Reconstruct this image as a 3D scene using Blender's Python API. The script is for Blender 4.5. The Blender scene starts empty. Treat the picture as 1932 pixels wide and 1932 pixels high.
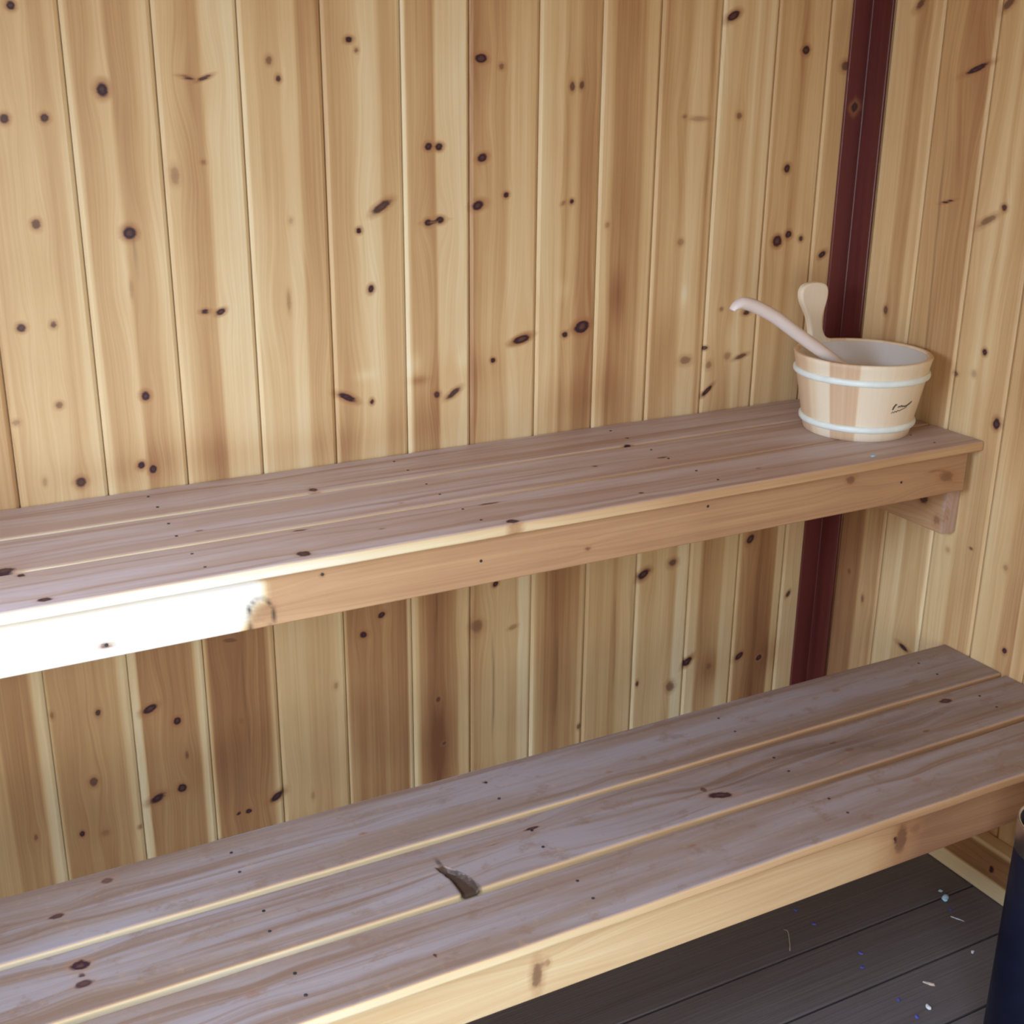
import bpy, math, random
import numpy as np
from mathutils import Matrix, Vector

S = bpy.context.scene
C = S.collection
# ------------------------------------------------------------------ camera
cam = bpy.data.cameras.new('camera')
cam.sensor_fit = 'HORIZONTAL'; cam.sensor_width = 36.0
cam.lens = 2351.24 / 1932 * 36.0
cam.clip_start = 0.02
co = bpy.data.objects.new('camera', cam); C.objects.link(co)
_r = Vector((0.88333484, -0.4686514, 0.0092422)); _u = Vector((0.14969736, 0.30073102, 0.94188723)); _f = Vector((0.44419619, 0.83061828, -0.33580207))
M = Matrix(((_r.x, _u.x, -_f.x, -1.92702), (_r.y, _u.y, -_f.y, -2.06835), (_r.z, _u.z, -_f.z, 1.60101), (0, 0, 0, 1)))
co.matrix_world = M
S.camera = co
# ------------------------------------------------------------------ exposure
S.view_settings.view_transform = 'Standard'; S.view_settings.look = 'None'
S.view_settings.gamma = 1.0; S.view_settings.use_curve_mapping = False
S.view_settings.exposure = 0.0
S.cycles.use_denoising = True
S.cycles.filter_width = 2.2
S.cycles.max_bounces = 8; S.cycles.diffuse_bounces = 5
# ------------------------------------------------------------------ daylight
w = bpy.data.worlds.new('sky'); S.world = w; w.use_nodes = True
bg = w.node_tree.nodes['Background']; bg.inputs[0].default_value = (0.62, 0.78, 1.0, 1); bg.inputs[1].default_value = 3.0

def area(name, loc, target, sx, sy, power, col, spread=180):
    l = bpy.data.lights.new(name, 'AREA'); l.shape = 'RECTANGLE'; l.size = sx; l.size_y = sy; l.energy = power; l.color = col
    l.spread = math.radians(spread)
    o = bpy.data.objects.new(name, l); C.objects.link(o); o.location = loc
    o.rotation_euler = (Vector(target) - Vector(loc)).to_track_quat('-Z', 'Y').to_euler()
    return o
area('doorway_daylight', (-1.75, -2.75, .85), (-0.9, 0, .9), 1.7, 1.2, 25, (1.0, 0.945, 0.88))
area('high_sky_light', (-2.1, -3.3, 2.75), (-1.3, -0.6, 0.7), 1.3, 0.9, 34, (0.84, 0.90, 1.0))
area('window_sky_light', (-3.4, -1.55, 2.3), (-1.5, -0.5, 0.8), 1.1, 1.5, 180, (0.58, 0.74, 1.0))

# ------------------------------------------------------------------ measured wood data (x or y on the wall in metres, tone 0 pale .. 1 brown)
UP=[(-1.717,0.5),(-1.6788,0.35),(-1.6437,0.3),(-1.6272,0.5),(-1.6041,0.25),(-1.588,0.15),(-1.5823,0.05),(-1.5759,0.5),(-1.5399,0.35),(-1.5283,0.25),(-1.52,0.62),(-1.4847,0.45),(-1.4677,0.2),(-1.4583,0.08),(-1.4523,0.25),(-1.4316,0.35),(-1.4028,0.65),(-1.3878,0.55),(-1.379,0.15),(-1.3477,0.15),(-1.3323,0.05),(-1.3196,0.1),(-1.3095,0.2),(-1.2837,0.4),(-1.2605,0.35),(-1.2483,0.15),(-1.2322,0.2),(-1.2246,0.55),(-1.193,0.5),(-1.1795,0.35),(-1.1746,0.5),(-1.161,0.6),(-1.1285,0.25),(-1.1036,0.1),(-1.0876,0.2),(-1.0785,0.45),(-1.054,0.4),(-1.0448,0.0),(-1.0366,0.0),(-1.0294,0.55),(-1.0045,0.55),(-0.9824,0.7),(-0.9761,0.2),(-0.9431,0.2),(-0.9249,0.05),(-0.9162,0.15),(-0.9119,0.65),(-0.9021,0.65),(-0.8846,0.45),(-0.8571,0.5),(-0.8382,0.45),(-0.8292,0.25),(-0.801,0.25),(-0.7828,0.3),(-0.7679,0.2),(-0.725,0.25),(-0.7157,0.6),(-0.6957,0.35),(-0.6814,0.65),(-0.6516,0.65),(-0.6419,0.25),(-0.6213,0.3),(-0.6067,0.7),(-0.5498,0.65),(-0.5398,0.3),(-0.5133,0.35),(-0.4981,0.6),(-0.4763,0.35),(-0.4492,0.5),(-0.4336,0.15),(-0.4007,0.2),(-0.3901,0.65),(-0.3781,0.15),(-0.3608,0.12),(-0.3406,0.4),(-0.3066,0.45),(-0.2887,0.1),(-0.2722,0.4),(-0.2555,0.12),(-0.2317,0.45),(-0.1878,0.4),(-0.1735,0.65),(-0.1548,0.3),(-0.1067,0.3),(-0.0757,0.4)]
LO=[(-1.8099,0.7),(-1.7581,0.65),(-1.7496,0.05),(-1.73,0.05),(-1.7248,0.55),(-1.6866,0.6),(-1.6126,0.5),(-1.6035,0.1),(-1.5769,0.1),(-1.5732,0.9),(-1.5555,0.8),(-1.4767,0.75),(-1.467,0.1),(-1.4533,0.1),(-1.4465,0.8),(-1.341,0.75),(-1.3296,0.2),(-1.311,0.35),(-1.2227,0.45),(-1.1955,0.3),(-1.1845,0.2),(-1.1767,0.8),(-1.09,0.8),(-1.0553,0.95),(-1.0492,0.1),(-1.0321,0.15),(-1.0252,0.6),(-0.994,0.8),(-0.9481,0.6),(-0.9374,0.3),(-0.9183,0.2),(-0.9087,0.7),(-0.8832,0.5),(-0.8476,0.4),(-0.8065,0.5),(-0.8015,0.15),(-0.7647,0.15),(-0.7583,0.6),(-0.7157,0.85),(-0.6618,0.7),(-0.6538,0.35),(-0.5835,0.35),(-0.567,0.55),(-0.549,0.25),(-0.5197,0.2),(-0.5084,0.2),(-0.4971,0.5),(-0.4557,0.45),(-0.437,0.35),(-0.4137,0.6),(-0.4049,0.1),(-0.3487,0.1),(-0.3397,0.6),(-0.2836,0.5),(-0.2774,0.15),(-0.2388,0.2),(-0.2263,0.6),(-0.1742,0.95),(-0.1341,0.75),(-0.1277,0.15),(-0.1065,0.3),(-0.0588,0.35)]
RU=[(-0.036,0.2),(-0.0668,0.1),(-0.0849,0.15),(-0.1192,0.2),(-0.1294,0.5),(-0.1612,0.5),(-0.1683,0.2),(-0.1909,0.25),(-0.2007,0.3),(-0.209,0.45),(-0.2485,0.5),(-0.2699,0.6),(-0.3194,0.6),(-0.3245,0.25),(-0.3359,0.3),(-0.3585,0.35),(-0.3819,0.15),(-0.3965,0.5),(-0.4097,0.15),(-0.424,0.4)]
RL=[(-0.0578,0.7),(-0.068,1.0),(-0.1298,0.9),(-0.1396,0.5),(-0.1734,0.65),(-0.1907,0.6),(-0.197,0.3),(-0.2355,0.4),(-0.2507,0.2),(-0.2612,0.5),(-0.3183,0.5),(-0.3268,0.15),(-0.3424,0.3),(-0.3855,0.25),(-0.3963,0.5),(-0.4573,0.5),(-0.4676,0.15),(-0.4727,0.1),(-0.4917,0.2),(-0.5204,0.25),(-0.5302,0.5),(-0.57,0.6)]
K_BACK=[(-1.6558,1.6797,0.0065,0.0064,0,1),(-1.6834,1.5218,0.0074,0.0075,0,0.8),(-1.6262,1.5236,0.0069,0.0068,0,0.8),(-1.5384,1.5645,0.0095,0.0114,0,1),(-1.6561,1.3667,0.007,0.0079,0,0.7),(-1.5172,1.347,0.0108,0.0107,0,1),(-1.6958,1.2106,0.0071,0.0066,0,0.8),(-1.6473,1.2116,0.0056,0.0059,0,0.7),(-1.6527,1.0799,0.0065,0.0061,0,0.6),(-1.7214,1.059,0.0072,0.0052,0,0.4),(-1.6887,0.9543,0.0041,0.0082,0,0.3),(-1.6327,0.9452,0.0093,0.0092,0,0.8),(-1.5149,1.0804,0.0078,0.0081,0,1),(-1.5324,0.9617,0.007,0.0075,0,1),(-1.5137,0.9524,0.0071,0.0085,0,1),(-1.5219,1.2589,0.0034,0.017,0,0.25),(-1.4378,1.4331,0.0076,0.0139,0,0.4),(-1.4075,1.582,0.0133,0.0031,-10,0.8),(-1.3799,1.5813,0.0144,0.0031,20,0.8),(-1.3903,1.4532,0.0052,0.0041,0,0.5),(-1.4055,1.2128,0.008,0.0044,0,0.9),(-1.3787,1.2107,0.009,0.0053,25,0.9),(-1.273,1.6092,0.0062,0.0072,0,0.6),(-1.2587,1.5811,0.0053,0.0065,0,0.8),(-1.2491,1.3549,0.0047,0.0061,0,0.3),(-1.26,1.2178,0.0038,0.0182,0,0.35),(-1.135,1.642,0.0074,0.0057,0,1),(-1.1225,1.6257,0.0047,0.0049,0,0.6),(-1.1279,1.3323,0.0059,0.0054,0,1),(-1.0842,1.371,0.0199,0.0072,30,0.8),(-1.1083,1.2299,0.006,0.0075,-20,1),(-0.9939,1.4695,0.0081,0.0071,0,1),(-0.9735,1.4691,0.0082,0.0071,0,1),(-0.9958,1.3398,0.0083,0.0065,0,1),(-0.9729,1.3434,0.0094,0.0065,0,1),(-0.9833,1.3411,0.0229,0.0028,5,0.6),(-0.8905,1.616,0.0114,0.0078,0,1),(-0.8508,1.6032,0.0063,0.0061,0,0.6),(-0.8882,1.4484,0.0106,0.0073,15,1),(-0.8967,1.3663,0.0139,0.0084,15,1),(-0.8394,1.382,0.0066,0.0056,0,1),(-0.7047,1.5709,0.0056,0.01,0,0.7),(-0.6845,1.5727,0.0057,0.0092,0,0.7),(-0.6998,1.3654,0.0058,0.0058,0,0.9),(-0.7181,1.3631,0.0069,0.0039,30,0.5),(-0.8039,1.1126,0.0195,0.0072,15,1.4),(-0.6699,1.1258,0.0168,0.0125,20,1.4),(-0.7079,1.1124,0.0071,0.0062,0,0.9),(-0.8652,1.0773,0.0056,0.0051,0,1),(-1.1603,1.038,0.0202,0.0069,-25,1),(-1.1126,1.0247,0.0052,0.006,0,1),(-0.983,1.0232,0.0076,0.0071,0,0.8),(-0.949,1.0225,0.0176,0.0061,30,0.8),(-0.3506,1.6983,0.0164,0.0075,30,1),(-0.1653,1.6391,0.0095,0.0089,0,1),(-0.0591,1.6101,0.0128,0.0101,0,0.7),(-0.3206,1.5162,0.0078,0.007,0,0.6),(-0.4517,1.5153,0.0062,0.0039,0,0.5),(-0.4189,1.5111,0.0227,0.0049,0,0.35),(-0.1896,1.4116,0.0083,0.0094,0,1),(-0.2009,1.2656,0.0112,0.0108,0,1.2),(-0.1725,1.2772,0.0085,0.0087,0,1.1),(-0.1374,1.2678,0.0071,0.0066,0,0.8),(-0.0752,1.2311,0.0117,0.0067,30,1),(-0.4458,1.2763,0.0077,0.0073,0,0.4),(-0.419,1.0339,0.0146,0.01,0,0.55),(-0.3695,1.0549,0.0067,0.0045,0,0.9),(-0.3572,1.0189,0.0081,0.009,0,0.5),(-0.3571,0.963,0.0177,0.0046,40,1),(-0.2736,1.0289,0.0181,0.0046,15,0.7),(-0.2679,1.1211,0.0111,0.0056,0,0.8),(-0.3336,1.134,0.0054,0.0044,0,0.5),(-0.3102,1.0324,0.0083,0.0079,0,0.4),(-0.6192,1.3176,0.0048,0.006,0,0.4),(-1.6477,0.5188,0.0053,0.0073,0,0.8),(-1.7241,0.5326,0.0043,0.0082,0,0.5),(-1.5582,0.504,0.0157,0.0075,20,1),(-1.5124,0.4686,0.0076,0.0076,15,1.3),(-1.6684,0.3844,0.0072,0.0098,0,0.7),(-1.6989,0.2845,0.0054,0.0067,0,0.9),(-1.7765,0.3008,0.0035,0.0066,0,0.6),(-1.5607,0.3188,0.0161,0.009,20,0.9),(-1.5139,0.327,0.0087,0.0091,20,1.1),(-1.4998,0.3933,0.0038,0.01,0,0.6),(-1.3934,0.4385,0.006,0.0079,0,0.3),(-1.3344,0.2577,0.0176,0.0083,30,0.9),(-1.4125,0.2414,0.0061,0.0035,20,0.9),(-1.3905,0.2408,0.0051,0.0047,0,1),(-1.4042,0.608,0.0155,0.0043,-10,0.6),(-1.2046,0.4674,0.0053,0.008,0,0.4),(-1.2616,0.239,0.0043,0.0097,0,0.3),(-1.1443,0.5633,0.0097,0.0079,-20,1.2),(-1.1058,0.5981,0.0087,0.0067,30,1),(-0.9872,0.3846,0.0058,0.0073,0,0.7),(-0.9751,0.2806,0.0059,0.005,20,0.7),(-0.899,0.5289,0.0141,0.0154,0,0.55),(-0.8158,0.5114,0.0109,0.0048,15,0.4),(-0.857,0.6155,0.0071,0.0058,40,1),(-0.4965,0.5694,0.0175,0.0099,30,1),(-0.4209,0.583,0.0124,0.01,0,0.7),(-0.3639,0.3307,0.0157,0.008,40,1.2),(-0.4088,0.2779,0.0113,0.0134,0,0.6),(-0.3026,0.3047,0.0073,0.0095,0,0.5),(-0.2148,0.3122,0.015,0.0082,40,1),(-0.1556,0.2949,0.0092,0.0069,30,1.2),(-0.209,0.6027,0.0133,0.0089,50,1),(-0.0838,0.4443,0.0093,0.0054,60,0.8),(-0.4994,0.306,0.0041,0.0079,0,0.8)]
K_RIGHT=[(-0.1301,1.7246,0.0167,0.0085,-40,0.7),(-0.2908,1.6069,0.0319,0.0056,-20,1),(-0.2612,1.3626,0.019,0.003,-15,0.9),(-0.3622,1.3356,0.0254,0.0068,-30,0.6),(-0.3989,1.3636,0.0074,0.0067,0,0.8),(-0.1268,1.1269,0.0061,0.01,0,0.7),(-0.3999,1.0901,0.0064,0.0072,0,0.9),(-0.4515,0.9595,0.0087,0.0116,0,1),(-0.3354,1.0344,0.0067,0.0053,0,0.7),(-0.3814,1.0442,0.0065,0.0074,0,0.3),(-0.1028,0.523,0.0063,0.0078,0,0.6),(-0.1532,0.474,0.0046,0.0104,0,0.6),(-0.2914,0.4117,0.0197,0.0064,15,0.9),(-0.5225,0.684,0.006,0.0078,0,0.4),(-0.5498,0.5163,0.006,0.0069,20,1),(-0.4334,0.6943,0.0051,0.0034,0,0.7),(-0.3753,0.6705,0.0066,0.007,0,0.3),(-0.3474,1.7197,0.0179,0.0079,-40,0.7)]

rng = np.random.RandomState(7)
# ------------------------------------------------------------------ mesh helpers
def parent_to(o, parent):
    if parent is not None:
        o.parent = parent
        o.location = (0, 0, 0)

def world_loc(o):
    v = Vector((0, 0, 0))
    while o is not None:
        v = v + o.location; o = o.parent
    return v

def mk(name, V, F, mat, parent=None, attrs=None, smooth=False, origin=None):
    V = np.asarray(V, float).reshape(-1, 3)
    if parent is not None:
        org = np.array(world_loc(parent))
        V = V - org
    elif origin is not None:
        V = V - np.array(origin)
    me = bpy.data.meshes.new(name)
    me.from_pydata(V.tolist(), [], F)
    me.validate(); me.update()
    if attrs:
        for k, a in attrs.items():
            a = np.asarray(a, np.float32)
            if a.ndim > 1 and a.shape[-1] == 3:
                at = me.attributes.new(k, 'FLOAT_VECTOR', 'POINT'); at.data.foreach_set('vector', a.reshape(-1))
            else:
                at = me.attributes.new(k, 'FLOAT', 'POINT'); at.data.foreach_set('value', a.reshape(-1))
    if smooth:
        me.polygons.foreach_set('use_smooth', [True] * len(me.polygons))
    if mat: me.materials.append(mat)
    o = bpy.data.objects.new(name, me); C.objects.link(o)
    if parent is not None: parent_to(o, parent)
    elif origin is not None: o.location = origin
    return o

def grid_faces(n, m, wrap=False, off=0, flip=False):
    F = []
    mm = m if wrap else m - 1
    for i in range(n - 1):
        a = off + i * m; b = a + m
        for j in range(mm):
            k = (j + 1) % m
            F.append((a + j, b + j, b + k, a + k) if flip else (a + j, a + k, b + k, b + j))
    return F

def empty(name, loc, label=None, cat=None, group=None):
    o = bpy.data.objects.new(name, None); C.objects.link(o); o.location = loc; o.empty_display_size = 0.05
    if label: o['label'] = label
    if cat: o['category'] = cat
    if group: o['group'] = group
    return o

def tag(o, label, cat, group=None):
    o['label'] = label; o['category'] = cat
    if group: o['group'] = group
    return o

def struct(o):
    o['kind'] = 'structure'; return o

# wood field helpers: knots are (u, v, ru, rv, angle_deg, strength); u across the grain, v along it (metres)
def knot_fields(U, Vv, knots):
    d = np.full(U.shape, 4.0); s = np.zeros(U.shape); gU = U.copy()
    for (ku, kv, ru, rv, ang, st) in knots:
        du = U - ku; dv = Vv - kv
        near = (np.abs(du) < 0.14) & (np.abs(dv) < 0.25)
        if not near.any(): continue
        a = math.radians(ang); c_, s_ = math.cos(a), math.sin(a)
        x = (du * c_ + dv * s_) / max(ru * .92, .002); y = (-du * s_ + dv * c_) / max(rv * .92, .002)
        dd = np.sqrt(x * x + y * y)
        m = near & (dd < d)
        s = np.where(m, st, s); d = np.where(m, dd, d)
        R = max(ru, rv, .006)
        gU = gU - np.where(near, du * 0.75 * np.exp(-(du / (2.2 * R)) ** 2 - (dv / (4.5 * R)) ** 2), 0)
    return np.minimum(d, 4.0), s, gU

def rand_knots(u0, u1, v0, v1, n, seed, smin=.4, along=None):
    r = random.Random(seed); out = []
    for _ in range(n):
        a = r.uniform(.004, .01)
        out.append((r.uniform(u0, u1), r.uniform(v0, v1), a, a * r.uniform(.7, 1.3), r.choice((0, 0, 25, -20)), r.uniform(smin, 1.1)))
    return out

# ------------------------------------------------------------------ materials
def nodes(name):
    m = bpy.data.materials.new(name); m.use_nodes = True
    nt = m.node_tree; b = nt.nodes['Principled BSDF']
    return m, nt, b

def N(nt, t, **kw):
    n = nt.nodes.new(t)
    for k, v in kw.items(): setattr(n, k, v)
    return n

def math_(nt, op, a, b=None, clamp=False):
    n = N(nt, 'ShaderNodeMath', operation=op, use_clamp=clamp)
    for i, v in enumerate((a, b)):
        if v is None: continue
        if isinstance(v, (int, float)): n.inputs[i].default_value = v
        else: nt.links.new(v, n.inputs[i])
    return n.outputs[0]

def mixc(nt, f, a, b):
    n = N(nt, 'ShaderNodeMix', data_type='RGBA', clamp_factor=True)
    for i, v in ((0, f), (6, a), (7, b)):
        if isinstance(v, tuple): n.inputs[i].default_value = v + (1,)
        elif isinstance(v, (int, float)): n.inputs[i].default_value = v
        else: nt.links.new(v, n.inputs[i])
    return n.outputs[2]

def maprange(nt, v, a, b, c=0, d=1):
    n = N(nt, 'ShaderNodeMapRange', interpolation_type='SMOOTHSTEP'); nt.links.new(v, n.inputs[0])
    for i, x in enumerate((a, b, c, d)): n.inputs[i + 1].default_value = x
    return n.outputs[0]

def attr(nt, name):
    n = N(nt, 'ShaderNodeAttribute', attribute_name=name); return n

def noise(nt, vec, scale, sc=1.0, det=3, rough=.55):
    m = N(nt, 'ShaderNodeMapping'); nt.links.new(vec, m.inputs[0]); m.inputs['Scale'].default_value = scale
    n = N(nt, 'ShaderNodeTexNoise'); nt.links.new(m.outputs[0], n.inputs['Vector']); n.inputs['Scale'].default_value = sc
    n.inputs['Detail'].default_value = det; n.inputs['Roughness'].default_value = rough
    return n.outputs['Fac']

PINE = [(-.6, (.92, .93, .88)), (-.25, (.88, .80, .60)), (0, (.84, .685, .405)), (.3, (.725, .515, .26)), (.55, (.59, .37, .17)), (.8, (.42, .22, .095)), (1.15, (.24, .10, .045))]
WEAR = ((.30, .215, .195), (.40, .365, .39), (.22, .135, .11))

def wood(name, stops=PINE, wear=WEAR, rough=.5, spec=.35, fine=.16, mid=.2, blotch=.12, bump=.12, mott=0):
    m, nt, b = nodes(name)
    g = attr(nt, 'grain').outputs['Vector']
    t = attr(nt, 'tone').outputs['Fac']
    n1 = noise(nt, g, (260, 3.0, 1), det=2)
    n2 = noise(nt, g, (60, 1.1, 1), det=2)
    n3 = noise(nt, g, (14, 4.0, 1), det=2)
    n5 = noise(nt, g, (60, 60, 1), det=4)
    def cen(n, k): return math_(nt, 'MULTIPLY', math_(nt, 'SUBTRACT', n, .5), k)
    t = math_(nt, 'ADD', t, cen(n1, fine * 2)); t = math_(nt, 'ADD', t, cen(n2, mid * 2)); t = math_(nt, 'ADD', t, cen(n3, blotch * 2))
    t = math_(nt, 'MULTIPLY', math_(nt, 'ADD', t, .6), 1 / 1.75, clamp=True)
    r = N(nt, 'ShaderNodeValToRGB'); nt.links.new(t, r.inputs[0])
    el = r.color_ramp.elements
    while len(el) < len(stops): el.new(.5)
    for e, (p, c) in zip(el, stops): e.position = (p + .6) / 1.75; e.color = c + (1,)
    col = r.outputs[0]
    if wear:
        wf = attr(nt, 'wear').outputs['Fac']
        wa = noise(nt, g, (16, 1.3, 1), det=5, rough=.65)
        wb = noise(nt, g, (46, .8, 1), det=4, rough=.6)
        wc = mixc(nt, maprange(nt, wa, .40, .62), wear[0], wear[1])
        wc = mixc(nt, maprange(nt, wb, .48, .66, 0, .85), wc, wear[2])
        if mott:
            wm = noise(nt, g, (22, 13, 1), det=6, rough=.7)
            wc = mixc(nt, maprange(nt, wm, .54, .66, 0, mott), wc, wear[2])
        wc = mixc(nt, .22, wc, col)
        col = mixc(nt, math_(nt, 'MULTIPLY', wf, maprange(nt, n5, .1, .45, .55, 1)), col, wc)
    kd = math_(nt, 'ADD', attr(nt, 'knot').outputs['Fac'], cen(n5, 1.1))
    ks = math_(nt, 'MULTIPLY', attr(nt, 'kstr').outputs['Fac'], 1.25)
    halo = math_(nt, 'MULTIPLY', maprange(nt, kd, 2.3, .9, 0, .6), ks, clamp=True)
    if wear: halo = math_(nt, 'MULTIPLY', halo, math_(nt, 'SUBTRACT', 1.0, math_(nt, 'MULTIPLY', wf, .65)))
    core = math_(nt, 'MULTIPLY', maprange(nt, kd, 1.25, .65, 0, .92), ks, clamp=True)
    kcol = mixc(nt, maprange(nt, ks, .45, 1.05), (.26, .12, .06), (.045, .018, .026))
    heart = math_(nt, 'MULTIPLY', maprange(nt, kd, .62, .2, 0, .3), ks, clamp=True)
    col = mixc(nt, halo, col, (.40, .18, .07))
    col = mixc(nt, core, col, kcol)
    col = mixc(nt, heart, col, (.22, .10, .05))
    col = mixc(nt, attr(nt, 'dark').outputs['Fac'], col, (.035, .022, .02))
    nt.links.new(col, b.inputs['Base Color'])
    b.inputs['Roughness'].default_value = rough
    b.inputs['Specular IOR Level'].default_value = spec
    bp = N(nt, 'ShaderNodeBump'); bp.inputs['Strength'].default_value = bump; bp.inputs['Distance'].default_value = .002
    nt.links.new(math_(nt, 'ADD', n1, math_(nt, 'MULTIPLY', kd, .15)), bp.inputs['Height']); nt.links.new(bp.outputs[0], b.inputs['Normal'])
    return m

def plain(name, col, rough=.5, metal=0, spec=.5, var=0, vs=30, bump=0):
    m, nt, b = nodes(name)
    tc = N(nt, 'ShaderNodeTexCoord').outputs['Object']
    n = noise(nt, tc, (1, 1, 1), sc=vs, det=4)
    c = mixc(nt, maprange(nt, n, .3, .7), tuple(x * (1 - var) for x in col), tuple(min(1, x * (1 + var)) for x in col))
    nt.links.new(c, b.inputs['Base Color'])
    b.inputs['Roughness'].default_value = rough; b.inputs['Metallic'].default_value = metal; b.inputs['Specular IOR Level'].default_value = spec
    if bump:
        bp = N(nt, 'ShaderNodeBump'); bp.inputs['Strength'].default_value = bump; bp.inputs['Distance'].default_value = .001
        nt.links.new(n, bp.inputs['Height']); nt.links.new(bp.outputs[0], b.inputs['Normal'])
    return m

M_wall = wood('wall_pine', rough=.48, wear=None)
BENCH = [(-.6, (.92, .93, .90)), (-.25, (.88, .80, .62)), (0, (.83, .69, .42)), (.3, (.71, .51, .28)), (.55, (.585, .36, .185)), (.8, (.445, .25, .128)), (1.15, (.26, .12, .07))]
M_up = wood('upper_bench_pine', BENCH, rough=.5, wear=((.47, .37, .345), (.56, .51, .55), (.35, .235, .19)))
M_lo = wood('lower_bench_pine', BENCH, rough=.5, mott=.55, wear=((.215, .172, .165), (.285, .28, .325), (.15, .095, .08)))
M_stave = wood('bucket_pine', wear=None, stops=[(-.6, (.95, .93, .88)), (-.2, (.92, .86, .74)), (0, (.90, .80, .62)), (.3, (.84, .68, .46)), (.55, (.74, .53, .34)), (.8, (.58, .38, .22)), (1.15, (.4, .22, .12))], rough=.45, fine=.1, mid=.1, blotch=.06, bump=.05)
M_ladle = wood('ladle_wood', wear=None, rough=.45, fine=.05, mid=.05, blotch=.05, bump=.03,
               stops=[(-.6, (.92, .86, .83)), (0, (.88, .80, .76)), (.3, (.82, .70, .62)), (.55, (.6, .42, .3)), (.8, (.5, .3, .2)), (1.1, (.4, .2, .1)), (1.15, (.3, .2, .1))])
M_floor = wood('deck_boards', rough=.55, spec=.35, wear=None, fine=.5, mid=.25, blotch=.2, bump=.35,
               stops=[(-.6, (.20, .185, .20)), (-.2, (.175, .16, .17)), (0, (.155, .138, .142)), (.3, (.135, .117, .117)), (.55, (.115, .098, .096)), (.8, (.095, .08, .077)), (1.15, (.08, .062, .058))])
M_red = wood('red_stained_board', rough=.3, spec=.5, wear=None, fine=.2, mid=.22, blotch=.15, bump=.08,
             stops=[(-.6, (.26, .10, .095)), (-.2, (.21, .065, .06)), (0, (.18, .045, .04)), (.3, (.155, .036, .030)), (.55, (.13, .027, .022)), (.8, (.08, .016, .013)), (1.15, (.05, .01, .009))])

# ------------------------------------------------------------------ plank walls
def interp(lst):
    xs = np.array([a for a, _ in lst]); ts = np.array([b for _, b in lst]); i = np.argsort(xs)
    return xs[i], ts[i]

def plank_wall(name, P0, du, normal, seams, z0, z1, dz, across, knots, tonef, cut=None, thick=.05):
    """P0 origin, du unit vector along which seams are measured, normal points into the room."""
    us = []; dep = []; pid = []
    for i in range(len(seams) - 1):
        a, b_ = seams[i], seams[i + 1]
        if b_ - a < .02: continue
        n = max(2, int((b_ - a - .014) / across))
        mid = np.linspace(a + .007, b_ - .007, n + 1)
        us += [a, a + .0007, a + .0012, a + .0035] + mid.tolist() + [b_ - .0035, b_ - .0012, b_ - .0007]
        dep += [.009, .009, .0035, .0018] + [0] * (n + 1) + [.0018, .0035, .009]
        pid += [i] * (n + 8)
    us.append(seams[-1]); dep.append(.009); pid.append(len(seams) - 2)
    us = np.array(us); dep = np.array(dep); pid = np.array(pid)
    z = np.linspace(z0, z1, int((z1 - z0) / dz) + 1)
    U, Z = np.meshgrid(us, z); D = np.broadcast_to(dep, U.shape); PID = np.broadcast_to(pid, U.shape)
    kd, ks, gU = knot_fields(U, Z, knots)
    tone = tonef(U, Z, PID)
    dark = np.clip((D - .004) / .004, 0, 1) * .35
    P = np.array(P0)[None, None] + U[..., None] * np.array(du) - D[..., None] * np.array(normal)
    P[..., 2] += Z
    n, m = U.shape
    V = P.reshape(-1, 3); F = grid_faces(n, m)
    grain = np.stack([gU, Z, PID * 3.7 + 11.3], -1).reshape(-1, 3)
    A = dict(grain=grain, tone=tone.reshape(-1), knot=kd.reshape(-1), kstr=ks.reshape(-1), dark=dark.reshape(-1))
    # solid slab behind the boards
    k0 = len(V)
    lo, hi = us[0], us[-1]
    bx = []
    for d_ in (.012, thick):
        for (uu, zz) in ((lo, z0), (hi, z0), (hi, z1), (lo, z1)):
            p = np.array(P0) + uu * np.array(du) - d_ * np.array(normal); p[2] += zz; bx.append(p)
    V = np.vstack([V, np.array(bx)])
    F += [tuple(k0 + q for q in f) for f in ((0, 1, 2, 3), (4, 7, 6, 5), (0, 4, 5, 1), (1, 5, 6, 2), (2, 6, 7, 3), (3, 7, 4, 0))]
    for k in A:
        a = A[k]; pad = np.zeros((8,) + a.shape[1:]) if k != 'knot' else np.full(8, 4.0)
        A[k] = np.concatenate([a, pad])
    return V, F, A

def rand_tone(seed):
    r = np.random.RandomState(seed)
    xs = np.arange(-6, 6, .022); ts = np.clip(r.uniform(.1, .65, len(xs)), 0, 1)
    return xs, ts

XL = -2.45      # left wall
YF = -2.35      # front wall
H = 2.2
ux, ut = interp(UP); lx, lt = interp(LO)
rx_, rt_ = rand_tone(3)
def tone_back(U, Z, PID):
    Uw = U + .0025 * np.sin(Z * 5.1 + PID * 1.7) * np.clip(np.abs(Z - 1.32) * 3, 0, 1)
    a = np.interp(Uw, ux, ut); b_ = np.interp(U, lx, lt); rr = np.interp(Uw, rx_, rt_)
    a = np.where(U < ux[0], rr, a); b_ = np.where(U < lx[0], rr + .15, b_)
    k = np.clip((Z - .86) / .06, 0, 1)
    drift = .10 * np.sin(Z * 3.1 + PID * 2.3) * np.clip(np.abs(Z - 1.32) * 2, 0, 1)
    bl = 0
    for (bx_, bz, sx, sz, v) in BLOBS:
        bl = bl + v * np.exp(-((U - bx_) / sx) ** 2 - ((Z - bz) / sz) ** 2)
    return a * k + b_ * (1 - k) + drift + bl
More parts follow.
